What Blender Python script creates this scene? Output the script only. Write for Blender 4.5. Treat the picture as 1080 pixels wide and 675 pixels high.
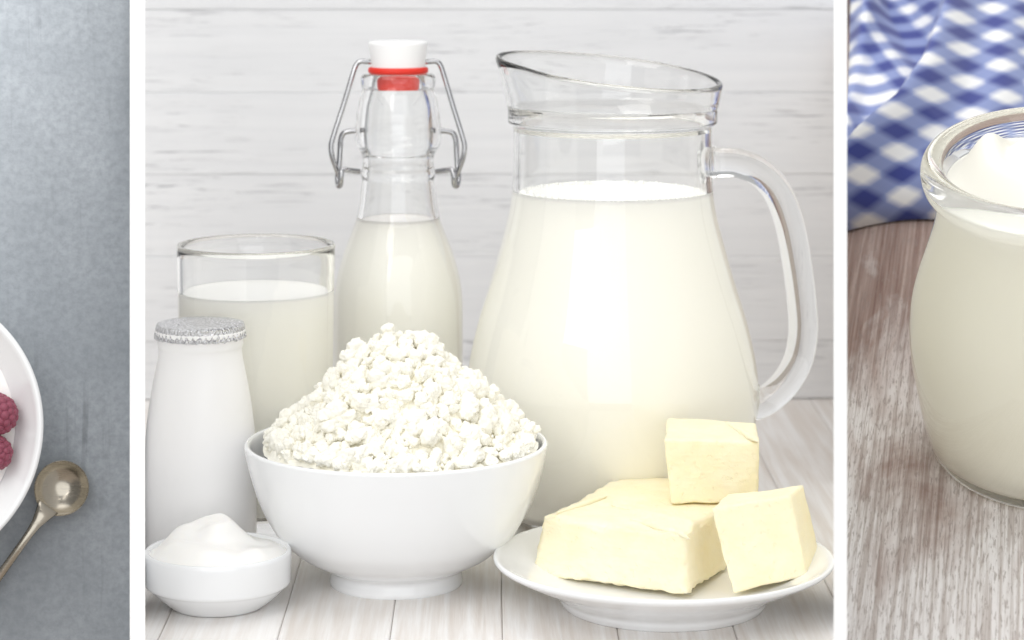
import bpy, bmesh, math, random
from mathutils import Vector, Matrix, Euler, noise
random.seed(7)
for o in list(bpy.data.objects): bpy.data.objects.remove(o)
scene = bpy.context.scene
COL = scene.collection
R = math.radians

# ------------------------------------------------------------------ camera
F = 2640.0                                   # focal length in photo pixels (1080 wide)
CAM = Vector((0, 0, 0.305))
HORIZON = -82.0                              # photo row of the eye level: the lens is shifted, verticals stay vertical
cam_rot = Euler((R(90), 0, R(-0.52)), 'XYZ')
cd = bpy.data.cameras.new('camera'); cam = bpy.data.objects.new('camera', cd); COL.objects.link(cam)
cam.location = CAM; cam.rotation_euler = cam_rot
cd.shift_y = -(337.5 - HORIZON) / 1080
cd.sensor_width = 36; cd.lens = 36 * F / 1080; cd.clip_start = 0.01; cd.clip_end = 50
cd.dof.use_dof = True; cd.dof.focus_distance = 1.12; cd.dof.aperture_fstop = 14.0
scene.camera = cam
CR = cam_rot.to_matrix()

# ------------------------------------------------------------------ light
w = bpy.data.worlds.new('World'); scene.world = w; w.use_nodes = True
w.node_tree.nodes['Background'].inputs[0].default_value = (0.965, 0.98, 1.0, 1)
w.node_tree.nodes['Background'].inputs[1].default_value = 0.42
def area(name, loc, target, sx, sy, power, color=(1, 1, 1)):
    l = bpy.data.lights.new(name, 'AREA'); l.shape = 'RECTANGLE'; l.size = sx; l.size_y = sy
    l.energy = power; l.color = color
    o = bpy.data.objects.new(name, l); COL.objects.link(o); o.location = loc
    o.rotation_euler = (Vector(target) - Vector(loc)).to_track_quat('-Z', 'Y').to_euler()
    return o
area('key_softbox', (-0.85, 0.0, 1.2), (-0.02, 1.2, 0.05), 1.2, 1.2, 15, (1, 0.985, 0.96))
area('top_softbox', (0.0, 1.25, 1.4), (0.0, 1.2, 0.0), 1.7, 1.1, 11.5, (1, 0.99, 0.98))
area('front_fill', (0.15, -0.7, 0.6), (-0.15, 1.2, 0.1), 2.0, 1.4, 14, (0.97, 0.985, 1))  # unseen fill lamp, brightens the faces turned to the camera
area('slab_fill', (-0.15, 0.80, 0.60), (-0.35, 1.2, 0.30), 0.14, 0.14, 0.45, (1, 0.99, 0.97)).data.spread = R(42)  # added lamp out of view, brightens the slab's upper part, narrow beam
area('cloth_fill', (0.22, 1.78, 0.80), (0.40, 1.12, 0.06), 0.4, 0.4, 0.25, (1, 0.98, 0.95)).data.spread = R(50)  # added lamp out of view, lifts the dim right bay from behind
vs = scene.view_settings
scene.display_settings.display_device = 'sRGB'
vs.view_transform = 'Standard'; vs.look = 'None'; vs.gamma = 1; vs.exposure = 0.0
vs.use_curve_mapping = False
cy = scene.cycles
cy.max_bounces = 28; cy.transmission_bounces = 16; cy.transparent_max_bounces = 12
cy.diffuse_bounces = 10; cy.glossy_bounces = 12
cy.caustics_refractive = True; cy.caustics_reflective = True; cy.blur_glossy = 0.0
cy.sample_clamp_indirect = 10
cy.use_denoising = True
try: cy.denoiser = 'OPENIMAGEDENOISE'
except Exception: pass

# ------------------------------------------------------------------ pixel helpers (give a direction only)
def ray(px, py):
    return (CR @ Vector(((px - 540) / F, -(py - HORIZON) / F, -1))).normalized()
def on_z(px, py, z=0.0):
    d = ray(px, py); return CAM + d * ((z - CAM.z) / d.z)
def on_y(px, py, y):
    d = ray(px, py); return CAM + d * (y / d.y)
def mpp(p):                                   # metres per photo pixel at a point
    return -(CR.transposed() @ (Vector(p) - CAM)).z / F
def on_plane(px, py, o, n):
    d = ray(px, py); return CAM + d * ((o - CAM).dot(n) / d.dot(n))

# ------------------------------------------------------------------ object helpers
def mesh_obj(name, me, mat=None, parent=None, smooth=True):
    o = bpy.data.objects.new(name, me); COL.objects.link(o)
    if mat: 
        me.materials.clear(); me.materials.append(mat)
    if smooth:
        for p in me.polygons: p.use_smooth = True
    if parent: o.parent = parent
    return o
def from_data(name, v, f, mat=None, parent=None, smooth=True):
    me = bpy.data.meshes.new(name); me.from_pydata(v, [], f); me.update()
    bm = bmesh.new(); bm.from_mesh(me); bmesh.ops.recalc_face_normals(bm, faces=bm.faces); bm.to_mesh(me); bm.free()
    return mesh_obj(name, me, mat, parent, smooth)
def tag(o, label, cat, group=None):
    o['label'] = label; o['category'] = cat
    if group: o['group'] = group
    return o
def empty(name, loc=(0, 0, 0), rot=None):
    o = bpy.data.objects.new(name, None); COL.objects.link(o); o.location = loc; o.empty_display_size = 0.02
    if rot is not None: o.rotation_euler = rot
    return o
def catmull(pts, n=6):
    out = []; P = [Vector(p) for p in pts]
    for i in range(len(P) - 1):
        p0 = P[max(i - 1, 0)]; p1 = P[i]; p2 = P[i + 1]; p3 = P[min(i + 2, len(P) - 1)]
        for k in range(n):
            t = k / n
            out.append(0.5 * ((2 * p1) + (p2 - p0) * t + (2 * p0 - 5 * p1 + 4 * p2 - p3) * t * t + (3 * p1 - p0 - 3 * p2 + p3) * t ** 3))
    out.append(P[-1]); return out
def lathe_data(prof, seg=96, deform=None):
    """prof: list of (r, z); r<=1e-6 collapses to an axis point."""
    v = []; f = []; rings = []
    for (r, z) in [(p[0], p[1]) for p in prof]:
        if r < 1e-6:
            rings.append([len(v)]); v.append((0, 0, z))
        else:
            st = len(v)
            for k in range(seg):
                a = 2 * math.pi * k / seg
                p = (r * math.cos(a), r * math.sin(a), z)
                v.append(deform(r, a, z) if deform else p)
            rings.append(list(range(st, st + seg)))
    for A, B in zip(rings, rings[1:]):
        if len(A) == 1 and len(B) == 1: continue
        for k in range(seg):
            j = (k + 1) % seg
            if len(A) == 1: f.append((A[0], B[k], B[j]))
            elif len(B) == 1: f.append((A[k], B[0], A[j]))
            else: f.append((A[k], B[k], B[j], A[j]))
    return v, f
def lathe(name, prof, mat, parent=None, loc=None, seg=96, deform=None, smooth=True):
    v, f = lathe_data(prof, seg, deform)
    o = from_data(name, v, f, mat, parent, smooth)
    if loc is not None: o.location = loc
    return o
def tube_data(path, rad, seg=14, squash=None):
    P = [Vector(p) for p in path]; v = []; f = []; n = len(P)
    up = None
    for i, p in enumerate(P):
        t = (P[min(i + 1, n - 1)] - P[max(i - 1, 0)]).normalized()
        if up is None:
            up = Vector((0, 1, 0)); 
            if abs(t.dot(up)) > .9: up = Vector((0, 0, 1))
        up = (up - t * up.dot(t)).normalized(); b = t.cross(up)
        r = rad(i / (n - 1)) if callable(rad) else rad
        s = squash or 1.0
        for k in range(seg):
            a = 2 * math.pi * k / seg
            v.append(p + up * (math.cos(a) * r * s) + b * (math.sin(a) * r))
    for i in range(n - 1):
        for k in range(seg):
            j = (k + 1) % seg
            f.append((i * seg + k, i * seg + j, (i + 1) * seg + j, (i + 1) * seg + k))
    f.append(tuple(range(seg))); f.append(tuple(range((n - 1) * seg, n * seg)))
    return v, f
def box_bm(x0, x1, y0, y1, z0, z1, bev=0.0, seg=2):
    bm = bmesh.new(); bmesh.ops.create_cube(bm, size=1)
    for q in bm.verts:
        q.co = Vector(((x0 + x1) / 2 + q.co.x * (x1 - x0), (y0 + y1) / 2 + q.co.y * (y1 - y0), (z0 + z1) / 2 + q.co.z * (z1 - z0)))
    if bev: bmesh.ops.bevel(bm, geom=bm.edges[:], offset=bev, segments=seg, affect='EDGES', profile=.5)
    return bm
def bm_obj(name, bm, mat, parent=None, smooth=True):
    me = bpy.data.meshes.new(name); bm.to_mesh(me); bm.free(); return mesh_obj(name, me, mat, parent, smooth)

# ------------------------------------------------------------------ materials
class NT:
    def __init__(s, name):
        s.m = bpy.data.materials.new(name); s.m.use_nodes = True; s.t = s.m.node_tree
        s.b = s.t.nodes['Principled BSDF']
    def n(s, typ, **kw):
        q = s.t.nodes.new(typ)
        for k, v in kw.items():
            if k.startswith('i_'):
                key = k[2:].replace('_', ' '); q.inputs[key].default_value = v
            else: setattr(q, k, v)
        return q
    def l(s, a, b): s.t.links.new(a, b)
    def ramp(s, fac, stops, interp='LINEAR'):
        r = s.n('ShaderNodeValToRGB'); r.color_ramp.interpolation = interp; e = r.color_ramp.elements
        while len(e) < len(stops): e.new(0.5)
        for q, (p, c) in zip(e, stops):
            q.position = p; q.color = (c, c, c, 1) if isinstance(c, (int, float)) else (*c, 1)
        s.l(fac, r.inputs[0]); return r.outputs[0]
    def mix(s, fac, a, b, blend='MIX'):
        q = s.n('ShaderNodeMix', data_type='RGBA', blend_type=blend)
        for idx, x in ((0, fac), (6, a), (7, b)):
            if isinstance(x, (int, float)): q.inputs[idx].default_value = x if idx == 0 else (x, x, x, 1)
            elif isinstance(x, tuple): q.inputs[idx].default_value = (*x, 1)
            else: s.l(x, q.inputs[idx])
        return q.outputs[2]
    def math(s, op, a, b=0.0):
        q = s.n('ShaderNodeMath', operation=op)
        for i, x in enumerate((a, b)):
            if isinstance(x, (int, float)): q.inputs[i].default_value = x
            else: s.l(x, q.inputs[i])
        return q.outputs[0]
    def coords(s, scale=(1, 1, 1), kind='Object', rot=(0, 0, 0), rand=0.0):
        tc = s.n('ShaderNodeTexCoord'); mp = s.n('ShaderNodeMapping')
        mp.inputs['Scale'].default_value = scale; mp.inputs['Rotation'].default_value = rot
        src = tc.outputs[kind]
        if rand:
            oi = s.n('ShaderNodeObjectInfo'); sc = s.n('ShaderNodeVectorMath', operation='SCALE')
            sc.inputs[0].default_value = (rand, rand * 1.7, rand * .6); s.l(oi.outputs['Random'], sc.inputs['Scale'])
            ad = s.n('ShaderNodeVectorMath', operation='ADD'); s.l(src, ad.inputs[0]); s.l(sc.outputs[0], ad.inputs[1]); src = ad.outputs[0]
        s.l(src, mp.inputs[0]); return mp.outputs[0]
    def noise(s, vec, scale, detail=5, rough=.55, dist=0.0):
        q = s.n('ShaderNodeTexNoise'); q.inputs['Scale'].default_value = scale; q.inputs['Detail'].default_value = detail
        q.inputs['Roughness'].default_value = rough; q.inputs['Distortion'].default_value = dist
        s.l(vec, q.inputs['Vector']); return q.outputs['Fac']
    def bump(s, h, strength=.3, dist=.001):
        q = s.n('ShaderNodeBump'); q.inputs['Strength'].default_value = strength; q.inputs['Distance'].default_value = dist
        s.l(h, q.inputs['Height']); s.l(q.outputs[0], s.b.inputs['Normal'])
    def set(s, **kw):
        for k, v in kw.items():
            key = {'col': 'Base Color', 'rough': 'Roughness', 'spec': 'Specular IOR Level', 'sss': 'Subsurface Weight', 'sssr': 'Subsurface Radius',
                   'ssss': 'Subsurface Scale', 'tr': 'Transmission Weight', 'ior': 'IOR', 'metal': 'Metallic', 'coat': 'Coat Weight', 'aniso': 'Anisotropic',
                   'coatr': 'Coat Roughness', 'sheen': 'Sheen Weight'}[k]
            i = s.b.inputs[key]
            if isinstance(v, tuple): i.default_value = (*v, 1) if key == 'Base Color' else v
            elif isinstance(v, (int, float)): i.default_value = v
            else: s.l(v, i)
        return s

def mat_glass(name, col):
    return NT(name).set(col=col, tr=1.0, ior=1.5, rough=0.0).m
M = {}
M['glass'] = mat_glass('clear_glass', (0.996, 1.0, 0.998))
M['glass_green'] = mat_glass('jar_glass', (0.985, 0.998, 0.992))
def creamy(name, col, rough=.35, sss=.35, scale=.006, bump=None, spec=.35):
    n = NT(name); n.set(col=col, rough=rough, spec=spec, sss=sss, ssss=scale, sssr=(1.0, .8, .5))
    if bump:
        v = n.coords(); n.bump(n.noise(v, bump[0], 4), bump[1], bump[2])
    return n.m
M['milk'] = creamy('milk', (0.945, 0.937, 0.893), .3, 0, .008)
M['yogurt'] = creamy('yogurt', (0.87, 0.86, 0.835), .3, .15, .004)
M['yogurt_cream'] = creamy('yogurt_cream', (0.94, 0.92, 0.835), .35, 0, .006)
M['porcelain'] = NT('porcelain').set(col=(0.80, 0.81, 0.82), rough=.12, spec=.5, coat=.3, coatr=.05).m
M['plastic'] = NT('white_plastic').set(col=(0.955, 0.948, 0.945), rough=.32, spec=.4).m
M['stopper'] = NT('stopper_ceramic').set(col=(0.9, 0.9, 0.9), rough=.3, spec=.45).m
M['rubber'] = NT('red_rubber').set(col=(0.72, 0.035, 0.02), rough=.45, spec=.35).m
M['wire'] = NT('steel_wire').set(col=(0.45, 0.45, 0.46), rough=.16, metal=1.0).m
M['divider'] = NT('divider_paint').set(col=(0.985, 0.985, 0.985), rough=.7, spec=.1).m
def m_foil():
    n = NT('foil'); v = n.coords(kind='Object')
    n.set(col=(0.72, 0.72, 0.74), metal=1.0, rough=.2)
    q = n.n('ShaderNodeTexVoronoi'); q.inputs['Scale'].default_value = 1000; n.l(v, q.inputs['Vector'])
    n.bump(q.outputs['Distance'], 1.0, .0010); return n.m
M['foil'] = m_foil()
def m_butter():
    n = NT('butter'); v = n.coords(rand=3)
    a = n.noise(v, 70, 4)
    c = n.mix(n.ramp(a, [(.35, 0.0), (.7, 1.0)]), (0.885, 0.805, 0.56), (0.895, 0.835, 0.625))
    n.set(col=c, rough=.42, spec=.35, sss=.2, ssss=.004, sssr=(1.0, .75, .3))
    st = n.noise(n.coords((40, 40, 600), rand=3), 1.0, 3)
    pit = n.ramp(n.noise(v, 420, 3), [(.60, 0.0), (.72, 1.0)])
    h = n.math('SUBTRACT', n.math('ADD', n.math('MULTIPLY', st, .25), n.noise(v, 160, 5)), n.math('MULTIPLY', pit, .35))
    n.bump(h, .5, .0018); return n.m
M['butter'] = m_butter()
def m_curd():
    n = NT('curd'); v = n.coords()
    n.set(col=(0.98, 0.96, 0.875), rough=.55, spec=.2)
    n.bump(n.noise(v, 700, 3), .4, .0006); return n.m
M['curd'] = m_curd()
def m_wallwood():
    n = NT('painted_white_planks')
    v = n.coords((2.2, 1, 60), rand=9.0); g = n.noise(v, 3.0, 6, .6, .4)
    v2 = n.coords((12, 1, 300), rand=5.0); crack = n.noise(v2, 2.2, 5, .65, .6)
    msk = n.noise(n.coords((2.0, 1, 7.0), rand=7.0), 3.2, 3, .6)
    c = n.mix(n.ramp(g, [(.3, 0.0), (.7, 1.0)]), (0.765, 0.773, 0.79), (0.815, 0.822, 0.835))
    ck = n.math('MULTIPLY', n.ramp(crack, [(.575, 0.0), (.63, 1.0)]), n.ramp(msk, [(.42, 0.0), (.62, 1.0)]))
    c = n.mix(n.math('MULTIPLY', ck, .62), c, (0.30, 0.305, 0.33))
    n.set(col=c, rough=.6, spec=.25)
    n.bump(n.math('SUBTRACT', n.math('MULTIPLY', g, .5), ck), .35, .0015); return n.m
M['wall_wood'] = m_wallwood()
def m_tablewood():
    n = NT('whitewashed_planks')
    v = n.coords((75, 3.0, 75), rand=6.0); g = n.noise(v, 2.6, 6, .6, .35)
    v2 = n.coords((260, 5, 260), rand=4.0); f = n.noise(v2, 1.6, 5, .6, .3)
    w_ = n.noise(n.coords((10, 3, 10), rand=3.0), 2.0, 4)
    c = n.mix(n.ramp(g, [(.36, 0.0), (.62, 1.0)]), (0.665, 0.62, 0.58), (0.79, 0.78, 0.77))
    c = n.mix(n.math('MULTIPLY', n.ramp(f, [(.50, 0.0), (.68, 1.0)]), .55), c, (0.63, 0.58, 0.535))
    c = n.mix(n.math('MULTIPLY', n.ramp(w_, [(.52, 0.0), (.72, 1.0)]), .5), c, (0.86, 0.86, 0.86))
    oi = n.n('ShaderNodeObjectInfo')
    c = n.mix(n.math('MULTIPLY', oi.outputs['Random'], .18), c, (0.66, 0.63, 0.60))
    n.set(col=c, rough=.5, spec=.3)
    n.bump(n.math('SUBTRACT', g, n.math('MULTIPLY', f, .7)), .35, .0010); return n.m
M['table_wood'] = m_tablewood()
M['gap'] = NT('bare_wood').set(col=(0.46, 0.40, 0.35), rough=.8).m
def m_concrete():
    n = NT('blue_grey_plaster'); v = n.coords()
    a = n.noise(v, 14, 7, .62); b = n.noise(v, 260, 4, .7); s = n.noise(n.coords((170, 9, 1)), 1.0, 4, .6)
    pm = n.ramp(n.noise(v, 22, 3), [(.45, 0.0), (.65, 1.0)])
    c = n.mix(n.ramp(a, [(.3, 0.0), (.72, 1.0)]), (0.245, 0.268, 0.292), (0.35, 0.376, 0.403))
    c = n.mix(n.ramp(b, [(.35, 0.55), (.62, 0.0)]), c, (0.195, 0.213, 0.233))
    c = n.mix(n.math('MULTIPLY', n.math('MULTIPLY', n.ramp(s, [(.57, 0.0), (.68, 1.0)]), pm), .5), c, (0.115, 0.125, 0.138))
    n.set(col=c, rough=.75, spec=.2); n.bump(n.math('ADD', b, n.math('MULTIPLY', a, .6)), .35, .0008); return n.m
M['concrete'] = m_concrete()
def m_board():
    n = NT('weathered_wood')
    v = n.coords((260, 5, 40)); g = n.noise(v, 1.7, 7, .66, .5)
    f = n.noise(n.coords((640, 70, 40)), 1.4, 5, .7, .3)
    wear = n.noise(n.coords((16, 6, 1)), 1.6, 5, .6, .6)
    sep = n.n('ShaderNodeSeparateXYZ'); tc = n.n('ShaderNodeTexCoord'); n.l(tc.outputs['Object'], sep.inputs[0])
    wear = n.math('SUBTRACT', wear, n.math('MULTIPLY', sep.outputs['Y'], 1.5))
    pale = n.mix(n.ramp(g, [(.42, 0.0), (.55, 1.0)]), (0.58, 0.525, 0.49), (0.86, 0.83, 0.81))
    brown = n.mix(n.ramp(g, [(.36, 0.0), (.64, 1.0)]), (0.25, 0.155, 0.125), (0.50, 0.39, 0.34))
    c = n.mix(n.ramp(wear, [(.36, 0.0), (.60, 1.0)]), brown, pale)
    c = n.mix(n.math('MULTIPLY', n.ramp(f, [(.53, 0.0), (.60, 1.0)]), .62), c, (0.32, 0.26, 0.23))
    n.set(col=c, rough=.7, spec=.2); n.bump(n.math('SUBTRACT', g, f), .6, .0012); return n.m
M['board'] = m_board()
def m_gingham():
    n = NT('blue_gingham'); tc = n.n('ShaderNodeUVMap'); sep = n.n('ShaderNodeSeparateXYZ'); n.l(tc.outputs[0], sep.inputs[0])
    def stripe(x):
        t = n.math('PINGPONG', x, 0.5)
        return n.ramp(n.math('MULTIPLY', t, 2.0), [(.30, 0.0), (.70, 1.0)])
    a = stripe(sep.outputs['X']); b = stripe(sep.outputs['Y'])
    s = n.math('MULTIPLY', n.math('ADD', a, b), .5)
    c = n.ramp(s, [(0.0, (0.83, 0.83, 0.82)), (.5, (0.24, 0.29, 0.51)), (1.0, (0.05, 0.065, 0.25))])
    uvs = n.n('ShaderNodeMapping'); uvs.inputs['Scale'].default_value = (24, 24, 24); n.l(tc.outputs[0], uvs.inputs[0])
    ch = n.n('ShaderNodeTexChecker'); ch.inputs['Scale'].default_value = 1; n.l(uvs.outputs[0], ch.inputs['Vector'])
    n.set(col=c, rough=.85, spec=.1, sheen=.2); n.bump(ch.outputs['Fac'], .15, .0004); return n.m
M['gingham'] = m_gingham()
def m_gold():
    n = NT('brushed_champagne_metal'); 
    q = n.noise(n.coords((60, 900, 60)), 1.0, 3)
    n.set(col=(0.41, 0.375, 0.315), metal=1.0, rough=n.ramp(q, [(.3, .18), (.7, .30)])); return n.m
M['gold'] = m_gold()
def m_rasp():
    n = NT('raspberry_skin'); v = n.coords(rand=2)
    c = n.mix(n.ramp(n.noise(v, 150, 3), [(.35, 0.0), (.65, 1.0)]), (0.19, 0.03, 0.06), (0.34, 0.10, 0.145))
    n.set(col=c, rough=.45, spec=.35, sss=.3, ssss=.002, sssr=(1, .3, .3)); n.bump(n.noise(v, 1200, 2), .3, .0004); return n.m
M['raspberry'] = m_rasp()

def structure(o): o['kind'] = 'structure'; return o

# ================================================================== THE SETTING
BASE_Z = -0.06
structure(bm_obj('studio_table', box_bm(-0.75, 0.95, 0.72, 2.0, BASE_Z - .04, BASE_Z, .002), M['gap']))
WALL_Y = on_z(860, 421, 0).y
# centre bay: whitewashed table planks running away from the camera
XL = on_z(153, 660).x; 
top = structure(empty('tabletop'))
seams_px = [166, 292, 411, 530, 653, 778, 902]
ys = on_z(530, 675).y
xs = [on_y(p, 675, on_z(p, 675).y).x for p in seams_px]
step = (xs[-1] - xs[0]) / (len(xs) - 1)
xs = [xs[0] - k * step for k in (4, 3, 2, 1)] + xs + [xs[-1] + k * step for k in (1, 2, 3, 4)]
Y0, Y1 = 0.93, WALL_Y + .03
def radial_x(px, y): return on_y(px, 400, y).x
for i in range(len(xs) - 1):
    a, b = xs[i] + .00014, xs[i + 1] - .00014
    # planks of the outer bays are cut where the dividers stand
    bm = bmesh.new()
    lo = lambda y: max(a, radial_x(144, y)); hi = lambda y: min(b, radial_x(886.5, y))
    n = 24; pts = [Y0 + (Y1 - Y0) * k / n for k in range(n + 1)]
    pts = [y for y in pts if hi(y) - lo(y) > .002]
    if len(pts) < 2: continue
    vt = []
    for y in pts:
        for (xx, zz) in ((lo(y), -.0011), (lo(y), -.0005), (lo(y) + .0005, 0), (hi(y) - .0005, 0), (hi(y), -.0005), (hi(y), -.0011)):
            vt.append(bm.verts.new((xx, y, zz)))
    for k in range(len(pts) - 1):
        for j in range(6):
            q = (j + 1) % 6
            bm.faces.new((vt[k * 6 + j], vt[k * 6 + q], vt[k * 6 + 6 + q], vt[k * 6 + 6 + j]))
    bm.faces.new(vt[:6]); bm.faces.new(vt[-6:])
    bmesh.ops.recalc_face_normals(bm, faces=bm.faces)
    p = bm_obj('plank', bm, M['table_wood'], top, smooth=False)
vx = [radial_x(144, Y0), radial_x(886, Y0), radial_x(886, Y1), radial_x(144, Y1)]
vq = [(vx[0], Y0 + .002, 0), (vx[1], Y0 + .002, 0), (vx[2], Y1, 0), (vx[3], Y1, 0)]
sv = [(x, y, BASE_Z) for x, y, _ in vq] + [(x, y, -.0012) for x, y, _ in vq]
from_data('table_core', sv, [(0, 1, 2, 3), (4, 5, 6, 7), (0, 1, 5, 4), (1, 2, 6, 5), (2, 3, 7, 6), (3, 0, 4, 7)], M['gap'], top, smooth=False)
# back wall of white painted planks
wall = structure(empty('back_wall', (0, WALL_Y, 0)))
zs = [on_y(300, p, WALL_Y).z for p in (-78, 10, 98, 184, 271, 360, 447)]
wx0, wx1 = radial_x(145, WALL_Y) - .16, radial_x(886, WALL_Y)
for i in range(len(zs) - 1):
    zt, zb = zs[i], zs[i + 1]
    if zb < 0: zb = .0005
    bm = box_bm(wx0, wx1, .0003 * (i % 2), .018, zb + .00008, zt - .00008, .0004, 1)
    p = bm_obj('plank', bm, M['wall_wood'], wall, smooth=False)
from_data('wall_backing', [(wx0, .019, BASE_Z), (wx1, .019, BASE_Z), (wx1, .019, zs[0]), (wx0, .019, zs[0]), (wx0, .03, BASE_Z), (wx1, .03, BASE_Z), (wx1, .03, zs[0]), (wx0, .03, zs[0])],
          [(0, 1, 2, 3), (4, 5, 6, 7), (0, 1, 5, 4), (1, 2, 6, 5), (2, 3, 7, 6), (3, 0, 4, 7)], M['wall_wood'], wall, smooth=False)

# added boards standing in for the white border strips, set along the sight lines
def divider(pxl, pxr, y0, y1, label):
    A, B = on_y(pxl, 400, y0), on_y(pxr, 400, y0)
    c = (A + B) / 2; th = (B - A).length; d = Vector((c.x, c.y, 0)).normalized()
    L = (y1 - y0) / d.y
    bm = box_bm(-th / 2, th / 2, 0, L, 0, .345)
    o = bm_obj('border_board', bm, M['divider'], smooth=False)
    o.location = (c.x, c.y, BASE_Z); o.rotation_euler = (0, 0, math.atan2(d.y, d.x) - math.pi / 2)
    return tag(o, label, 'divider', 'boards standing in for white border strips')
divider(137, 153, 1.045, 1.225, 'white upright board standing in for the border strip between grey slab and dairy table')
divider(879.3, 893.3, 0.93, 1.36, 'white upright divider board between dairy table and checked cloth')

# ================================================================== LEFT BAY: grey slab seen square on
sc_c = on_y(70, 400, 1.20)
sn = (CAM - sc_c).normalized()
su = Vector((0, 0, 1)).cross(sn).normalized(); sv_ = sn.cross(su)
SLAB = Matrix((su, sv_, sn)).transposed()
def slab_px(px, py, h=0.0): return on_plane(px, py, sc_c + sn * h, sn)
s_right = (slab_px(141, 400) - sc_c).dot(su)
bm = box_bm(-.11, s_right, -.145, .197, -.012, 0, .001)
slab = structure(bm_obj('plaster_slab', bm, M['concrete'], smooth=False)); slab.location = sc_c; slab.rotation_euler = SLAB.to_euler()
SP = mpp(sc_c)
def lay(o, px, py, spin=0.0, h=0.0):
    o.location = slab_px(px, py, h); o.rotation_euler = (SLAB @ Matrix.Rotation(spin, 3, 'Z')).to_euler()
    return o
# white dish
RD = 146 * SP
prof = catmull([(0.0, .0006), (RD * .50, .0006), (RD * .56, .002), (RD * .78, .014), (RD * .94, .029), (RD * .985, .0335), (RD * 1.0, .0345), (RD * .985, .0358),
                (RD * .955, .0352), (RD * .91, .031), (RD * .76, .0185), (RD * .60, .0105), (RD * .4, .0075), (0, .007)], 5)
dish = lathe('dish', prof, M['porcelain'], seg=128); lay(dish, -104, 452)
tag(dish, 'round white dish holding raspberries, cut off by left edge', 'dish')
v, f = [], []
def hf_disc(name, rad, hfun, mat, nr=44, na=120):
    v = [(0, 0, hfun(0, 0))]; f = []
    for i in range(1, nr + 1):
        r = rad * i / nr
        for k in range(na):
            a = 2 * math.pi * k / na; x, y = r * math.cos(a), r * math.sin(a); v.append((x, y, hfun(x, y)))
    for k in range(na): f.append((0, 1 + k, 1 + (k + 1) % na))
    for i in range(nr - 1):
        for k in range(na):
            a = 1 + i * na + k; b = 1 + i * na + (k + 1) % na; f.append((a, a + na, b + na, b))
    o = from_data(name, v, f, mat)
    return o
yg = hf_disc('yogurt', RD * .80, lambda x, y: .0215 + .0015 * noise.noise(Vector((x * 60, y * 60, 3))), M['yogurt']); lay(yg, -104, 452)
tag(yg, 'white yogurt under the raspberries in the cut-off dish', 'yogurt')
def raspberry_mesh():
    bm = bmesh.new(); rr = random.Random(3)
    for ring in range(6):
        t = ring / 5; ph = .28 + t * 1.75
        r = math.sin(ph) * (1.0 if t < .7 else .97); z = math.cos(ph) * 1.15
        n = max(4, int(round(2 * math.pi * r / .42)))
        for k in range(n):
            a = 2 * math.pi * (k + .5 * (ring % 2)) / n
            m = Matrix.Translation((r * .82 * math.cos(a), r * .82 * math.sin(a), z * .82)) @ Matrix.Scale(.27 * rr.uniform(.9, 1.08), 4)
            bmesh.ops.create_icosphere(bm, subdivisions=2, radius=1, matrix=m)
    bmesh.ops.create_icosphere(bm, subdivisions=2, radius=.78, matrix=Matrix.Identity(4))
    me = bpy.data.meshes.new('raspberry'); bm.to_mesh(me); bm.free(); return me
rm = raspberry_mesh()
for (px, py, rpx, rot, lab) in ((-4, 436, 20, (.5, .9, 0), 'dusty pink raspberry, upper of two whole berries in the dish'),
                                (-8, 477, 18, (1.2, .3, 1), 'dusty pink raspberry, lower of two whole berries in the dish')):
    o = mesh_obj('raspberry', rm, M['raspberry']); r_ = rpx * SP
    o.location = slab_px(px, py, .0235 + r_ * .75); o.scale = (r_,) * 3
    o.rotation_euler = (SLAB @ Euler(rot).to_matrix()).to_euler()
    tag(o, lab, 'raspberry', 'raspberries in the dish')
# teaspoon
sp = empty('teaspoon'); lay(sp, 65, 514)
tag(sp, 'champagne metal round-bowled teaspoon lying beside the white dish', 'spoon')
rb = 28.2 * SP
hd = Vector((-47, -64)).normalized(); hang = math.atan2(hd.y, hd.x)
def sp_def(r, a, z):
    rr = r * (1 + .05 * math.exp(-((math.atan2(math.sin(a - hang), math.cos(a - hang))) / .45) ** 2))
    return (rr * math.cos(a), rr * math.sin(a), z)
prof = catmull([(0, .0006), (rb * .35, .0010), (rb * .7, .0032), (rb * .95, .0066), (rb * 1.0, .0082), (rb * .985, .0090), (rb * .94, .0082), (rb * .68, .0048), (rb * .33, .0024), (0, .0020)], 6)
lathe('bowl', prof, M['gold'], sp, seg=72, deform=sp_def)
path = []; L = .115
for k in range(25):
    t = k / 24; s = rb * .80 + t * L
    z = .0078 + .004 * math.exp(-((t - .16) / .16) ** 2) - .0052 * t
    path.append((hd.x * s, hd.y * s, z))
def hr(t): return (.0038 * math.exp(-(t / .06) ** 1.5) + .0017 + .0008 * t)
v, f = [], []
nrm = Vector((-hd.y, hd.x, 0))
for i, p in enumerate(path):
    t = i / 24
    for k in range(14):
        a = 2 * math.pi * k / 14
        v.append(Vector(p) + nrm * (math.cos(a) * hr(t)) + Vector((0, 0, math.sin(a) * .0011)))
for i in range(24):
    for k in range(14): f.append((i * 14 + k, i * 14 + (k + 1) % 14, i * 14 + 14 + (k + 1) % 14, i * 14 + 14 + k))
f += [tuple(range(14)), tuple(range(24 * 14, 25 * 14))]
from_data('handle', v, f, M['gold'], sp)

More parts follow.
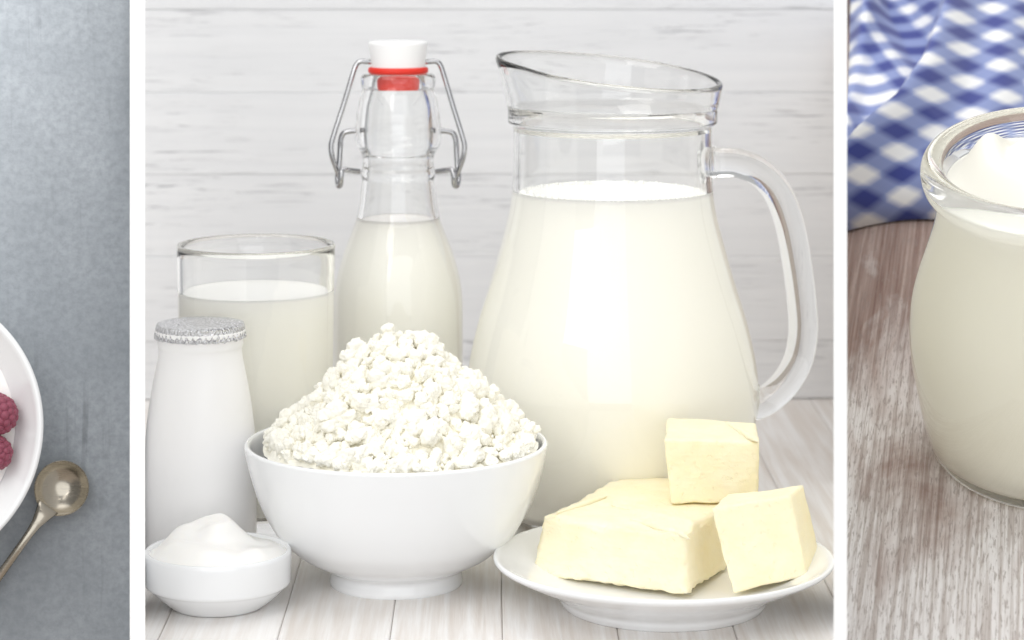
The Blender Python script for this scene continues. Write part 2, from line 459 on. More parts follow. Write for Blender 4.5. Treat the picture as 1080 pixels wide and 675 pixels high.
# ================================================================== RIGHT BAY: sloping weathered board
jb = on_y(1112, 475, 1.12)
az = math.atan2(jb.x, jb.y); TILT = R(20)
fw = Vector((math.sin(az), math.cos(az), 0)); 
bu = Vector((math.cos(az), -math.sin(az), 0))
bv = fw * math.cos(TILT) + Vector((0, 0, math.sin(TILT))); bn = bu.cross(bv)
BRD = Matrix((bu, bv, bn)).transposed()
def brd_px(px, py, h=0.0): return on_plane(px, py, jb + bn * h, bn)
def brd_loc(p): d = Vector(p) - jb; return Vector((d.dot(bu), d.dot(bv), d.dot(bn)))
e = [brd_loc(brd_px(886, 700)), brd_loc(brd_px(1300, 700)), brd_loc(brd_px(1300, -70)), brd_loc(brd_px(886, -70))]
bvv = [(p.x, p.y, -.02) for p in e] + [(p.x, p.y, 0) for p in e]
brd = structure(from_data('weathered_board', bvv, [(0, 1, 2, 3), (4, 5, 6, 7), (0, 1, 5, 4), (1, 2, 6, 5), (2, 3, 7, 6), (3, 0, 4, 7)], M['board'], smooth=False))
brd.location = jb; brd.rotation_euler = BRD.to_euler()
# wedge that carries the sloping board
wv = []
for p in e:
    q = jb + bu * p.x + bv * p.y - bn * .0205; wv.append(q)
wedge = structure(from_data('board_support', [(q.x, q.y, BASE_Z) for q in wv] + [tuple(q) for q in wv],
    [(0, 1, 2, 3), (4, 5, 6, 7), (0, 1, 5, 4), (1, 2, 6, 5), (2, 3, 7, 6), (3, 0, 4, 7)], M['gap'], smooth=False))
# jar
JS = mpp(jb)
def jar_pt(hw, hpx): return (hw * JS, hpx * JS)
outer = [(0, 2), (90, 1), (112, 0), (122, 3), (129, 14), (136, 40), (143, 80), (147.5, 115), (148.5, 145), (145.5, 178), (138, 208), (129, 236), (121.5, 262), (118.5, 282), (118.5, 292), (121, 300), (129, 305), (133, 315), (134, 326), (131, 336), (125, 341),
         (117, 339), (111, 331), (109, 318), (109, 300), (109.5, 285), (112.5, 262), (120, 236), (129, 208), (136.5, 178), (139.5, 145), (138.5, 115), (134, 80), (127, 40), (116, 20), (100, 13), (60, 12), (0, 12)]
jar = lathe('glass_jar', catmull([jar_pt(*p) for p in outer], 4), M['glass_green'], loc=jb, seg=128); jar.rotation_euler = BRD.to_euler()
tag(jar, 'thick-rimmed rounded glass jar on weathered wood, cut off by right edge', 'jar')
inner = [(0, 11), (60, 11), (100, 12), (117, 20), (128, 40), (135, 80), (139.5, 115), (140.5, 145), (137.5, 178), (130, 208), (121, 236), (113.5, 262), (110.5, 285), (110, 300), (109.8, 312)]
prof = catmull([jar_pt(*p) for p in inner], 4)
v, f = lathe_data(prof, 96)
n0 = len(v) - 96; rt = 109.8 * JS; zt = 312 * JS
def yj(x, y):
    r = math.hypot(x, y) / rt; a = math.atan2(y, x)
    edge = max(0, 1 - r ** 6)
    s = .013 * math.exp(-(r / .6) ** 2) + .0085 * abs(math.sin(1.0 * a + 5.5 * r + 1.0)) ** .7 * math.exp(-((r - .55) / .35) ** 2)
    s += .0012 * noise.noise(Vector((x * 55, y * 55, 1))) * r
    d = Vector((x / rt + .62, y / rt - .25)).length
    s += .008 * math.exp(-(d / .22) ** 2)
    return zt + edge * s
nr = 36; st0 = list(range(n0, n0 + 96)); prev = st0
for i in range(1, nr):
    r = rt * (1 - i / nr); cur = []
    for k in range(96):
        a = 2 * math.pi * k / 96; cur.append(len(v)); v.append((r * math.cos(a), r * math.sin(a), yj(r * math.cos(a), r * math.sin(a))))
    for k in range(96): f.append((prev[k], prev[(k + 1) % 96], cur[(k + 1) % 96], cur[k]))
    prev = cur
f.append(tuple(prev))
o = from_data('yogurt', v, f, M['yogurt_cream']); o.location = jb; o.rotation_euler = BRD.to_euler()
tag(o, 'thick cream-coloured yogurt filling the glass jar', 'yogurt')
# gingham cloth, crumpled in folds on the board behind the jar
def cloth():
    nu, nv = 150, 170
    c0 = brd_loc(brd_px(889, 252)); c1 = brd_loc(brd_px(1180, 215)); ctop = brd_loc(brd_px(900, -60))
    v = []; uv = []; f = []
    per = .033
    ridge = [(-.40, -.12), (0.0, .05), (.24, .14), (.41, .26), (.49, .37), (.65, .60), (.75, .80), (.90, 1.2)]
    V0 = c0.y; VT = ctop.y - V0
    UL0 = c0.x; WID = brd_loc(brd_px(1080, 240)).x - c0.x
    def rx(t):                       # u position of the big fold's crest at depth t
        for (a, b), (c, d) in zip(ridge, ridge[1:]):
            if b <= t <= d: return a + (c - a) * (t - b) / (d - b)
        return -.4
    for j in range(nv + 1):
        t = j / nv
        for i in range(nu + 1):
            s = i / nu * 1.7
            # left edge follows the divider's line
            y = V0 + VT * t + (.008 * math.sin(s * 5 + .6) + .045 * s) * (1 - t)
            lx = UL0 + (ctop.x - UL0) * t
            x = lx + s * WID
            q = s - rx(t)             # >0 right of the crest
            wv = .5 + .5 * math.tanh(q / .05)
            right = .046 * math.exp(-(max(q, 0) / .5) ** 1.4) + .006 + .004 * math.sin(q * 13 + t * 3) * math.exp(-((q - .4) / .4) ** 2)
            left = .006 + .008 * math.sin(11 * s + 9 * t + 1.2) * (.4 + t) + .012 * math.exp(-((s - .02 - .35 * (t - .35)) / .08) ** 2) * (1 if t > .3 else t / .3)
            h = left * (1 - wv) + right * wv
            front = min(1, t / .06); h *= math.sqrt(max(0, 1 - (1 - front) ** 2)) if front < 1 else 1
            h += .0012 * noise.noise(Vector((x * 30, y * 30, 0)))
            h = max(h, .0) + .0012
            v.append((x, y, h))
            # cloth coordinates: weave on the bias, pulled round in the left folds
            ang = R(56) if q > -.02 else R(24)
            X = x + (0 if q > -.02 else .007 * math.sin(38 * y + 12 * s)); Y = y + h * 1.4
            uv.append(((X * math.cos(ang) + Y * math.sin(ang)) / per + .18, (-X * math.sin(ang) + Y * math.cos(ang)) / per * 1.25 + .35))
    for j in range(nv):
        for i in range(nu):
            a = j * (nu + 1) + i; f.append((a, a + 1, a + nu + 2, a + nu + 1))
    me = bpy.data.meshes.new('checked_cloth'); me.from_pydata(v, [], f); me.update()
    ul = me.uv_layers.new(name='UVMap')
    for lp in me.loops: ul.data[lp.index].uv = uv[lp.vertex_index]
    o = mesh_obj('checked_cloth', me, M['gingham']); o.location = jb; o.rotation_euler = BRD.to_euler()
    md = o.modifiers.new('thickness', 'SOLIDIFY'); md.thickness = .001; md.offset = -1
    return tag(o, 'crumpled blue and white gingham cloth behind the glass jar', 'cloth')
cloth()

# ================================================================== CENTRE BAY
class Axis:
    """A lathe axis standing on the table, located by the pixel of its base centre."""
    def __init__(s, px, py, z=0.0):
        s.o = on_z(px, py, z); s.px = px; s.k = mpp(s.o)
    def z(s, py): return on_y(s.px, py, s.o.y).z - s.o.z
    def r(s, hw, py=None): 
        p = s.o if py is None else on_y(s.px, py, s.o.y)
        return hw * mpp(p)
    def pts(s, lst): return [(s.r(hw, py), max(0.0, s.z(py))) for (py, hw) in lst]
def offset(prof, t):
    out = []
    for i, p in enumerate(prof):
        a = prof[max(i - 1, 0)]; b = prof[min(i + 1, len(prof) - 1)]
        d = Vector((b[0] - a[0], b[1] - a[1])); 
        if d.length < 1e-9: out.append((p[0], p[1])); continue
        d.normalize(); out.append((p[0] - d.y * t, p[1] + d.x * t))
    return out

# ---- glass jug
J = Axis(646, 545)
body = [(p.x, p.y) for p in catmull(J.pts([(541, 106), (532, 119), (516, 131), (490, 143), (455, 150), (415, 152.5), (388, 152), (342, 142.5), (296, 128.5), (255, 117), (225, 109.5), (200, 106), (170, 104.8), (140, 104.5), (133, 104.8)]), 5)]
zc0, zc1, ztp = J.z(130), J.z(114), J.z(74)
rc = J.r(110.5); T = .0034
collar = [(J.r(106.5), J.z(131.5)), (rc - .0006, zc0), (rc, zc0 + .001), (rc, zc1 - .001), (rc + .0001, zc1)]
up = [(p.x, p.y) for p in catmull([(rc + .0003, zc1), (rc + .0008, zc1 + .004), (J.r(113.5), J.z(98)), (J.r(116), ztp - .002)], 4)][1:]
out_prof = [(0, .0015), (J.r(92), .0012), (J.r(97), 0), (J.r(101), .0006)] + body + collar + up
lipo = out_prof[-1]
lip = [(lipo[0] - .0001, ztp - .0008), (lipo[0] - .0009, ztp + .0003), (lipo[0] - .002, ztp + .0003), (lipo[0] - .0028, ztp - .0008)]
inn = [(r_ - .0032, z) for (r_, z) in up[::-1]] + [(rc - .004, zc1), (rc - .0046, zc0), (J.r(104.8) - T, J.z(138))]
inb = offset(body, T)[::-1][1:]
inb = [p for p in inb if p[1] > .011]
inner_floor = [(J.r(108), .0098), (J.r(80), .0088), (0, .0085)]
def jug_def(r, a, z):
    x, y = math.cos(a), math.sin(a)
    if z > zc1:
        t = (z - zc1) / (ztp - zc1)
        da = math.atan2(math.sin(a - math.pi + .28), math.cos(a - math.pi + .28))
        sp_ = math.exp(-(da / .55) ** 2)
        r2 = r + t ** 1.6 * (.0048 * sp_ - .0022 * math.exp(-((abs(da) - .85) / .3) ** 2))
        z2 = z + t * (-.0060 * x + .0044 * y + .0006 * sp_)
        return (r2 * x, r2 * y, z2)
    return (r * x, r * y, z)
jug = tag(empty('milk_jug', J.o), 'large clear glass jug with curved handle, full of milk', 'jug')
lathe('glass_body', out_prof + lip + inn + inb + inner_floor, M['glass'], jug, seg=128, deform=jug_def)
hp = [(741, 171), (757, 171), (778, 172), (800, 181), (819, 201), (832, 234), (840, 275), (845.5, 318), (847, 350), (842, 379), (829, 403), (813, 419), (799, 426), (787, 421)]
hpts = [on_y(px, py, J.o.y) - J.o for px, py in hp]
hpts = catmull(hpts, 5)
def hrad(t): 
    return J.k * (15.5 + 7 * math.exp(-(t / .045) ** 2) + 6 * math.exp(-((1 - t) / .06) ** 2))
v, f = tube_data(hpts, hrad, 28, 1.15); from_data('handle', v, f, M['glass'], jug)
def milk_fill(name, body_prof, t, zlev, zfloor, loc, label, foam=.0012):
    ins = [p for p in offset(body_prof, t - .0003) if zfloor < p[1] < zlev - .0006]
    if ins[0][1] > ins[-1][1]: ins = ins[::-1]
    rl = ins[-1][0]
    pr = [(0, zfloor - .0004), (ins[0][0] * .9, zfloor - .0002)] + ins + [(rl, zlev + .0006), (rl - .0008, zlev + .0002), (rl - .003, zlev - .0004), (rl * .6, zlev - .0006), (0, zlev - .0006)]
    o = lathe(name, pr, M['milk'], loc=loc, seg=96); return tag(o, label, 'milk')
milk_fill('milk', body, T, J.z(202), .0095, J.o, 'milk filling the big glass jug up to its neck')
# froth bubbles round the milk line
bm = bmesh.new(); rr = random.Random(11)
rj = J.r(105.5) - T
for k in range(230):
    a = rr.uniform(0, 2 * math.pi); d = rj - abs(rr.gauss(0, .0025)) - .0012; s = rr.uniform(.0004, .0013)
    bmesh.ops.create_icosphere(bm, subdivisions=1, radius=s, matrix=Matrix.Translation((d * math.cos(a), d * math.sin(a), J.z(202) + s * .25)))
fo = bm_obj('milk_froth', bm, M['milk']); fo.location = J.o; fo['kind'] = 'stuff'; fo['label'] = 'fine froth bubbles on the milk in the jug'

# ---- swing-top bottle
SW_Y = 1.325
pb = on_y(420, 300, SW_Y); S = Axis.__new__(Axis); S.o = Vector((pb.x, SW_Y, 0)); S.px = 420; S.k = mpp(S.o)
zb = [(330, 68.3), (319, 68), (305, 66.8), (290, 64.3), (278, 61.2), (262, 56), (245, 49.3), (229, 43.6), (212, 40.4), (198, 38.8), (189, 37.8)]
low = [(0, .0018), (S.r(55), .0015), (S.r(61), 0), (S.r(65), .0012), (S.r(67.5), .004), (S.r(68.3), .009), (S.r(68.3), .02), (S.r(68.3), .05), (S.r(68.3), S.z(350))]
bodyS = [(p.x, p.y) for p in catmull(low[4:] + S.pts(zb), 4)]
neck = [(p.x, p.y) for p in catmull(S.pts([(189, 37.8), (184, 39), (180, 39.3), (176, 37.8), (168, 37.2), (161, 39), (155, 43), (149, 45.2), (140, 45.5), (125, 44.2), (108, 41.5), (97, 38.8), (93.5, 37.4), (91.5, 38.6), (86, 39.4), (81, 39), (78, 37)]), 4)]
Ts = .0028
innS = [(S.r(30), S.z(77.5)), (S.r(25), S.z(78.5)), (S.r(23.5), S.z(82)), (S.r(26), S.z(96)), (S.r(31), S.z(112)), (S.r(33.5), S.z(140)), (S.r(31), S.z(165)), (S.r(32), S.z(186))]
inbS = [p for p in offset(bodyS, Ts)[::-1][1:] if p[1] > .012]
bot = tag(empty('swing_top_bottle', S.o), 'swing-top glass milk bottle with wire bail and white stopper', 'bottle')
lathe('glass_body', low[:4] + bodyS + neck[1:] + innS + inbS + [(S.r(60), .0095), (S.r(40), .0085), (0, .008)], M['glass'], bot, seg=96)
milk_fill('milk', bodyS, Ts, S.z(231), .0092, S.o, 'milk filling the swing-top bottle below its neck')
stp = lathe('stopper', [(0, S.z(97)), (S.r(15), S.z(97)), (S.r(18), S.z(93)), (S.r(21), S.z(76)), (S.r(28), S.z(75)), (S.r(28.5), S.z(70)), (S.r(29.3), S.z(60)), (S.r(31.2), S.z(48)), (S.r(31.4), S.z(45.5)), (S.r(30.5), S.z(43.5)), (S.r(28), S.z(43)), (S.r(14), S.z(42.6)), (0, S.z(42.5))], M['stopper'], bot, seg=64)
ring = [(S.r(22), S.z(77.5)), (S.r(29), S.z(77.6)), (S.r(31.5), S.z(76.2)), (S.r(32), S.z(74)), (S.r(31.3), S.z(71.5)), (S.r(29), S.z(70.5)), (S.r(27), S.z(70.5))]
seal = lathe('rubber_seal', [(S.r(18.2), S.z(92)), (S.r(21.5), S.z(91)), (S.r(23), S.z(84)), (S.r(23.2), S.z(79))] + ring, M['rubber'], stp, seg=64)
def wire(name, pts, dy, rad=2.7):
    v, f = tube_data(catmull([on_y(px, py, SW_Y) - S.o + Vector((0, d, 0)) for (px, py), d in zip(pts, dy)], 6), rad * S.k, 12)
    return from_data(name, v, f, M['wire'], bot)
for sgn in (-1, 1):
    X = lambda x: 420 + sgn * (420 - x)
    pts = [(394, 65.5), (386, 65), (380, 65), (375.5, 69), (371, 82), (362, 112), (352.5, 142), (350, 153), (351.5, 165), (356, 178), (359, 186)]
    wire('bail_wire', [(X(a), b) for a, b in pts], [0, 0, 0, 0, -.001, -.003, -.006, -.007, -.007, -.006, -.005])
    pts = [(376, 138), (368, 138.5), (362, 141), (359.3, 148), (358.5, 160), (357.5, 176), (356.5, 187), (358, 194), (360.5, 192), (361, 184), (363, 177), (370, 178), (379, 180)]
    wire('lever_wire', [(X(a), b) for a, b in pts], [0, 0, 0, 0, 0, -.001, -.004, -.009, -.012, -.013, -.012, -.009, -.004], 2.9)

# ---- tumbler of milk
G_Y = 1.25
G = Axis.__new__(Axis); pg = on_y(270, 256, G_Y); G.o = Vector((pg.x, G_Y, 0)); G.px = 270; G.k = mpp(G.o)
zt = G.z(256.5)
bodyG = [(G.r(77), .003), (G.r(78.2), .008), (G.r(79), .03), (G.r(81), .08), (G.r(82.3), .12), (G.r(83.2), zt - .0012)]
bodyG = [(p.x, p.y) for p in catmull(bodyG, 6)]
Tg = .0026
gl = lathe('drinking_glass', [(0, .002), (G.r(60), .0018), (G.r(70), 0), (G.r(74), .0004)] + bodyG + [(G.r(83.2) - .0004, zt - .0002), (G.r(83.2) - .0012, zt), (G.r(83.2) - .002, zt - .0006)] +
           [p for p in offset(bodyG, Tg)[::-1] if p[1] > .017][1:] + [(G.r(68), .014), (G.r(50), .0128), (0, .0125)], M['glass'], loc=G.o)
tag(gl, 'straight clear drinking glass of milk behind the foil-capped bottle', 'glass')
milk_fill('milk', bodyG, Tg, G.z(307), .0155, G.o, 'milk filling the straight drinking glass')

# ---- foil-capped white bottle
B_Y = 1.19
B = Axis.__new__(Axis); pbb = on_y(211.3, 400, B_Y); B.o = Vector((pbb.x, B_Y, 0)); B.px = 211.3; B.k = mpp(B.o)
yb = tag(empty('yogurt_bottle', B.o), 'small white plastic bottle with silver foil lid', 'bottle')
pr = [(0, .001), (B.r(46), .0008), (B.r(53), 0), (B.r(57), .0015), (B.r(58.8), .005)] + B.pts([(560, 59.2), (520, 59), (490, 58.6), (465, 57.6), (445, 56), (425, 53.4), (405, 50), (390, 47), (378, 44.6), (371, 43.6), (367, 43.6), (364, 44.8), (361, 45), (357, 44.6), (345, 44.4)]) + [(0, B.z(344))]
lathe('body', [(p.x, p.y) for p in catmull(pr, 4)], M['plastic'], yb)
zl, zl2 = B.z(341), B.z(355.5)
def foil_def(r, a, z):
    if z < zl - .0014:
        k = min(1, (zl - z) / .006); r = r * (1 + k * (.012 * noise.noise(Vector((a * 14, 0, 5))) + .018 * math.sin(a * 46 + 3 * noise.noise(Vector((a * 5, 1, 1))))))
        z = z + k * .0008 * noise.noise(Vector((a * 9, 3, 1)))
    else:
        z = z + .00025 * noise.noise(Vector((r * 500 * math.cos(a), r * 500 * math.sin(a), 2)))
    return (r * math.cos(a), r * math.sin(a), z)
fp = [(0, zl + .0002), (B.r(15), zl + .0002), (B.r(30), zl + .0002), (B.r(42), zl + .0003), (B.r(45.5), zl + .0001), (B.r(46.6), zl - .0009), (B.r(47), zl - .003), (B.r(47.6), zl - .006), (B.r(48), zl2 + .0004), (B.r(47), zl2), (B.r(46), zl2 + .0006), (B.r(45.6), zl - .003), (B.r(44.8), zl - .0012), (0, zl - .001)]
lathe('foil_lid', fp, M['foil'], yb, seg=240, deform=foil_def)

# ---- small bowl of yogurt
K = Axis(230, 638.5)
hw = 77.3
kp = [(0, .0015), (K.r(42), .0012), (K.r(46), 0), (K.r(49), .0004), (K.r(52), .0015), (K.r(66), .0063), (K.r(72), .0088), (K.r(74.5), .0099), (K.r(76.3), .0104), (K.r(77), .0116), (K.r(hw), .020), (K.r(hw), K.z(583)),
      (K.r(hw) - .0004, K.z(579.5)), (K.r(hw) - .0012, K.z(578.5)), (K.r(hw) - .002, K.z(579.5)), (K.r(hw) - .0024, K.z(583)), (K.r(hw) - .0026, .02), (K.r(66), .011), (K.r(40), .006), (0, .005)]
ob = lathe('small_bowl', kp, M['porcelain'], loc=K.o); tag(ob, 'small straight-sided white bowl heaped with yogurt', 'bowl')
rk = K.r(hw) - .0016; zk = K.z(581)
def kf(x, y):
    X, Y = x / rk + .06, y / rk - .10; r0 = math.hypot(x, y) / rk; r = math.hypot(X, Y); h = 0
    a = math.atan2(Y, X); ph = a - 6.2 * r + .6
    h = .0100 * math.exp(-(r / .60) ** 2) + .0018 * math.exp(-(r / .2) ** 2)
    h += .0054 * (.5 + .5 * math.cos(ph)) ** 1.2 * min(1, r / .22) * (1 - r0 ** 4)
    h += .0016 * noise.noise(Vector((x * 70, y * 70, 7))) + .0010 * noise.noise(Vector((x * 130, y * 130, 2)))
    r = min(1, r0)
    return zk - .0012 + h * (1 - r ** 9) + .0008 * (1 - r ** 8)
oy = hf_disc('yogurt', rk, kf, M['yogurt'], 60, 140); oy.location = K.o
tag(oy, 'peaked white yogurt heaped in the small white bowl', 'yogurt')

# ---- big bowl
W = Axis(418, 614)
wp = W.pts([(614, 69.5), (611, 70.2), (606, 69.6), (600, 69.2), (596, 73), (591, 84), (583, 99), (573, 112), (562, 123.5), (548, 133), (534, 140.5), (518, 147), (502, 152), (485, 156.5), (470, 159.3), (467, 159.6)])
wp = [(p.x, p.y) for p in catmull(wp, 5)]
zr = wp[-1][1]; rwm = wp[-1][0]
win = [(p.x, p.y) for p in catmull([(rwm - .0004, zr + .0006), (rwm - .0012, zr + .001), (rwm - .002, zr + .0006), (rwm - .0027, zr - .001), (W.r(150), W.z(490)), (W.r(140), W.z(515)), (W.r(122), W.z(545)), (W.r(90), W.z(575)), (W.r(40), W.z(590)), (0, W.z(592))], 4)]
bw = lathe('big_bowl', [(0, .003), (W.r(60), .003), (W.r(63), .0004), (W.r(66), 0)] + wp + win, M['porcelain'], loc=W.o, seg=128)
tag(bw, 'large white footed bowl heaped with cottage cheese', 'bowl')

# ---- cottage cheese
cc = tag(empty('cottage_cheese', W.o + Vector((W.r(5), 0, 0))), 'crumbly white cottage cheese heaped in the large white bowl', 'cheese')
HP = [(0, 116), (16, 113), (31, 103), (56, 82), (84, 58), (104, 34), (125, 18), (140, 9), (150, 4), (155, -2)]
def hz(r_m, a):
    r = r_m / W.k
    for (a0, b0), (a1, b1) in zip(HP, HP[1:]):
        if r <= a1: h = b0 + (b1 - b0) * (r - a0) / (a1 - a0); break
    else: h = -4
    h += 7 * noise.noise(Vector((math.cos(a) * r * .022, math.sin(a) * r * .022, 2.5)))
    return zr - .003 + h * W.k
core_r = W.r(145)
def heap(x, y):
    r = math.hypot(x, y); a = math.atan2(y, x)
    n_ = noise.noise(Vector((x * 170, y * 170, 0))) * .0025 + noise.noise(Vector((x * 420, y * 420, 4))) * .0014 + noise.noise(Vector((x * 1100, y * 1100, 9))) * .0006
    return hz(r, a) - .0022 + n_ * (1 if r < core_r * .97 else .2)
hm = hf_disc('heap', core_r, heap, M['curd'], 130, 360); hm.parent = cc; hm.location = (0, 0, 0)
def curd_mesh(seed):
    rr = random.Random(seed); bm = bmesh.new(); n = rr.randint(4, 7)
    for k in range(n):
        d = Vector((rr.gauss(0, 1), rr.gauss(0, 1), rr.gauss(0, .8))).normalized() * (0 if k == 0 else rr.uniform(.45, .8))
        s = rr.uniform(.42, .7) if k else .75
        g = bmesh.ops.create_icosphere(bm, subdivisions=4, radius=s, matrix=Matrix.Translation(d) @ Euler((rr.random() * 6, rr.random() * 6, 0)).to_matrix().to_4x4() @ Matrix.Diagonal((1, rr.uniform(.7, 1), rr.uniform(.6, .95), 1)))
        off = Vector((rr.random() * 50, rr.random() * 50, 0))
        for q in g['verts']:
            dd = (q.co - d)
            q.co = d + dd * (1 + .42 * noise.noise(q.co * 1.9 + off) + .24 * noise.noise(q.co * 4.7 + off) + .10 * noise.noise(q.co * 11 + off))
    me = bpy.data.meshes.new('curd'); bm.to_mesh(me); bm.free(); me.materials.append(M['curd'])
    for p in me.polygons: p.use_smooth = True
    return me
CM = [curd_mesh(40 + i) for i in range(9)]
rr = random.Random(5); placed = []
tries = 0
while len(placed) < 300 and tries < 60000:
    tries += 1
    r = W.r(149) * math.sqrt(rr.random()); a = rr.uniform(0, 2 * math.pi)
    x, y = r * math.cos(a), r * math.sin(a)
    if y > .028: continue
    s = rr.choice((.0034, .0042, .0052, .006, .0068)) * rr.uniform(.85, 1.15)
    z = hz(r, a)
    if any((x - q[0]) ** 2 + (y - q[1]) ** 2 + (z - q[2]) ** 2 < (.62 * (s + q[3])) ** 2 for q in placed): continue
    if r > W.r(143) - s * .5: continue
    placed.append((x, y, z, s))
for (x, y, z, s) in placed:
    o = bpy.data.objects.new('curd', rr.choice(CM)); COL.objects.link(o); o.parent = cc
    o.location = (x, y, z + s * rr.uniform(-.35, .35)); o.scale = (s * rr.uniform(.85, 1.2), s * rr.uniform(.85, 1.2), s * rr.uniform(.8, 1.15))
    o.rotation_euler = (rr.uniform(0, 6.28), rr.uniform(0, 6.28), rr.uniform(0, 6.28))
# fine crumbs, too small to pick apart
cv, cf = [], []
tb = bmesh.new(); bmesh.ops.create_icosphere(tb, subdivisions=1, radius=1); tv = [q.co.copy() for q in tb.verts]; tf = [[q.index for q in p.verts] for p in tb.faces]; tb.free()
for k in range(700):
    r = W.r(144) * math.sqrt(rr.random()); a = rr.uniform(0, 2 * math.pi)
    s = rr.uniform(.0005, .0013); c = Vector((r * math.cos(a), r * math.sin(a), hz(r, a) + rr.uniform(-.001, .0022)))
    off = Vector((rr.random() * 90, rr.random() * 90, 0)); b0 = len(cv)
    for q in tv: cv.append(c + q * s * (1 + .5 * noise.noise(q * 1.7 + off)))
    cf += [tuple(b0 + i for i in p) for p in tf]
cr = from_data('crumbs', cv, cf, M['curd'], cc); cr['kind'] = 'stuff'

# ---- butter plate
Pl = Axis(699.5, 637)
pr = [(0, .002), (Pl.r(98), .0018), (Pl.r(102), 0), (Pl.r(106), .0002), (Pl.r(109), .0022), (Pl.r(112), .0050), (Pl.r(130), .0098), (Pl.r(155), .0145), (Pl.r(172), .0182), (Pl.r(177.5), .0197), (Pl.r(179.3), .0208), (Pl.r(178.5), .0219),
      (Pl.r(175), .0219), (Pl.r(166), .0198), (Pl.r(145), .0152), (Pl.r(122), .0108), (Pl.r(100), .0082), (Pl.r(60), .0072), (0, .007)]
pl = lathe('plate', [(p.x, p.y) for p in catmull(pr, 4)], M['porcelain'], loc=Pl.o, seg=160)
tag(pl, 'shallow white saucer carrying three blocks of butter', 'plate')

# ---- butter blocks: eight-cornered lumps with worn edges
def hexa(name, C, n, rho, amp, seed, label, extra=None):
    """C: corners [front BL, BR, TR, TL, back BL, BR, TR, TL]"""
    C = [Vector(c) for c in C]; cen = sum(C, Vector()) / 8
    sz = ((C[1] - C[0]).length, (C[4] - C[0]).length, (C[3] - C[0]).length)
    bm = bmesh.new(); bmesh.ops.create_cube(bm, size=2)
    bmesh.ops.subdivide_edges(bm, edges=bm.edges[:], cuts=n, use_grid_fill=True)
    off = Vector((seed * 3.1, seed * 1.7, seed))
    def tri(p):
        a, b, c = (p.x + 1) / 2, (p.y + 1) / 2, (p.z + 1) / 2
        f0 = C[0] * (1 - a) * (1 - c) + C[1] * a * (1 - c) + C[2] * a * c + C[3] * (1 - a) * c
        f1 = C[4] * (1 - a) * (1 - c) + C[5] * a * (1 - c) + C[6] * a * c + C[7] * (1 - a) * c
        return f0 * (1 - b) + f1 * b
    for q in bm.verts:
        p = q.co.copy(); w0 = tri(p)
        chip = 1 + 1.1 * noise.noise(w0 * 90 + off) + .9 * noise.noise(w0 * 300 + off)
        rh = max(.15, chip) * rho
        rv = [min(.45, 2 * rh / s) for s in sz]
        inn = Vector([max(-1 + r_, min(1 - r_, x)) for x, r_ in zip(p, rv)])
        d = Vector([(x - i_) / r_ for x, i_, r_ in zip(p, inn, rv)])
        L = d.length
        if L > 1: d /= L
        pp = inn + Vector([a * r_ for a, r_ in zip(d, rv)])
        wpos = tri(pp)
        nd = (wpos - cen).normalized()
        wpos += nd * amp * (noise.noise(wpos * 38 + off) * 1.2 + noise.noise(wpos * 130 + off) * .5 + noise.noise(wpos * 400 + off) * .28)
        if extra: wpos += extra(p)
        q.co = wpos - cen
    o = bm_obj(name, bm, M['butter']); o.location = cen
    return tag(o, label, 'butter', 'butter blocks on the saucer')
zbot = .0088
def vert(px, py, base):                       # a point at the pixel, at the same depth as base
    return on_y(px, py, base.y)
fbl = on_z(559, 607, zbot); fbr = on_z(726, 629, zbot)
ftl = vert(573, 546, fbl) + Vector((0, .002, 0)); ftr = on_y(722, 563, fbr.y + .003)
zt_ = (ftl.z + ftr.z) / 2
btl = on_z(660, 497, ftl.z); btr = on_z(757, 513, ftr.z)
bk = btl - ftl; bbl = Vector((btl.x - .001, btl.y, zbot)); btr = ftr + bk * .95 + Vector((-.004, 0, 0)); bbr = fbr + bk * .95
def groove(p):
    if p.z > .97:
        g = Vector()
        # long knife mark, upper left
        t = p.y * .5 + .5; s = p.x * .5 + .5
        d = abs(s - .04 - .30 * t) if t < .42 else 1
        g += Vector((0, 0, -.0016 * math.exp(-(d / .022) ** 2) + .0011 * math.exp(-((s - .09 - .30 * t) / .03) ** 2) * (t < .42)))
        # smeared ridge near the front right corner
        d2 = abs(t - .18 - .25 * (1 - s)) ; k = 1 / (1 + math.exp(-(s - .5) * 16))
        g += Vector((0, 0, k * (.0016 * math.exp(-(d2 / .05) ** 2) - .0012 * math.exp(-((t - .06) / .06) ** 2))))
        return g
    return Vector()
bb1 = hexa('butter_block', [fbl, fbr, ftr, ftl, bbl, bbr, btr, btl], 44, .0030, .0011, 1, 'largest pale yellow butter block lying flat on the saucer', groove)
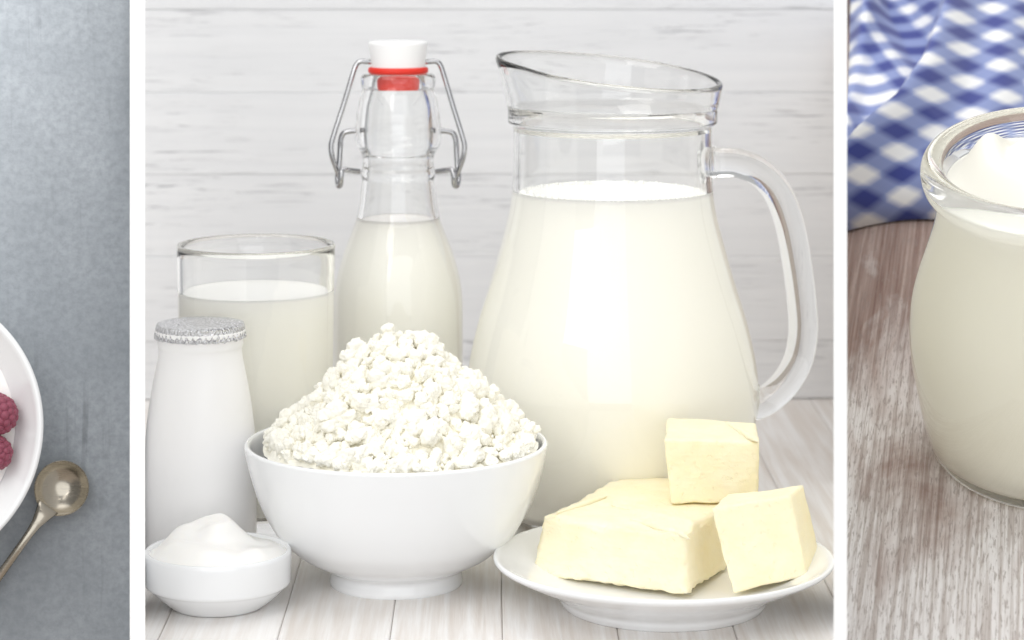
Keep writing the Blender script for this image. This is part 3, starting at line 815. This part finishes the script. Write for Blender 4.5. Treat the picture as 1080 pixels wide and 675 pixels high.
# cube on top of it
y1 = (ftr.y + .012)
tf_bl = on_z(708, 532, zt_ + .0006); tf_br = on_y(800, 525, tf_bl.y + .001); tf_tl = on_y(699, 463, tf_bl.y + .001); tf_tr = on_y(801, 467, tf_br.y + .001)
zz = (tf_tl.z + tf_tr.z) / 2
tb_tl = on_z(704, 440, zz); tb_tr = on_z(797, 446, zz); zb_ = zt_ + .0006
tb_bl = Vector((tb_tl.x + .001, tb_tl.y - .002, zb_)); tb_br = Vector((tb_tr.x, tb_tr.y - .002, zb_))
tf_bl.z = zb_; tf_br.z = zb_ + .0012
bb2 = hexa('butter_block', [tf_bl, tf_br, tf_tr, tf_tl, tb_bl, tb_br, tb_tr, tb_tl], 30, .0014, .0008, 2, 'butter cube sitting on top of the largest butter block')
# leaning piece
yq = fbr.y + .004
l_bl = on_y(774, 626, yq); l_br = on_y(851, 609, yq + .006); l_tr = on_y(834, 522, yq + .013); l_tl = on_y(750, 537, yq + .007)
l_trb = on_y(847, 512, yq + .036); l_brb = on_y(866, 588, yq + .034)
dv = (l_trb - l_tr + l_brb - l_br) / 2
bb3 = hexa('butter_block', [l_bl, l_br, l_tr, l_tl, l_bl + dv, l_brb, l_trb, l_tl + dv], 30, .0010, .0009, 3, 'tilted butter piece leaning against the right side of the largest block')

def shaving(block, pts, z, w, h, seed):
    """a thin smeared ridge of butter left by the knife, lying on the block's top"""
    P = catmull([on_z(px, py, z) for px, py in pts], 8); n = len(P); v = []; f = []
    for i, p in enumerate(P):
        t = i / (n - 1); d = (P[min(i + 1, n - 1)] - P[max(i - 1, 0)]).normalized(); sd = d.cross(Vector((0, 0, 1)))
        k = math.sin(math.pi * min(1, t * 1.02 + .02)) ** .5 if t < .98 else .15
        k *= 1 + .5 * noise.noise(Vector((t * 9, seed, 0)))
        for (a, b) in ((-1, -.6), (-.75, .3), (-.1, 1.0), (.45, .55), (1, -.6)):
            v.append(p + sd * (a * w * k) + Vector((0, 0, b * h * k)) - block.location)
    for i in range(n - 1):
        for j in range(5):
            f.append((i * 5 + j, i * 5 + (j + 1) % 5, i * 5 + 5 + (j + 1) % 5, i * 5 + 5 + j))
    f += [tuple(range(5)), tuple(range(n * 5 - 5, n * 5))]
    from_data('butter_shaving', v, f, M['butter'], block)
shaving(bb1, [(588, 541), (606, 535), (624, 529), (641, 523)], zt_ + .0002, .0018, .0013, 1)
shaving(bb1, [(664, 548), (682, 552), (700, 558), (716, 562), (728, 569)], zt_ - .0002, .0022, .0016, 4)
shaving(bb1, [(645, 533), (672, 540), (694, 545)], zt_ + .0001, .0009, .0007, 8)
shaving(bb2, [(766, 445), (778, 452), (790, 460), (800, 466)], zz + .0003, .0022, .0014, 2)
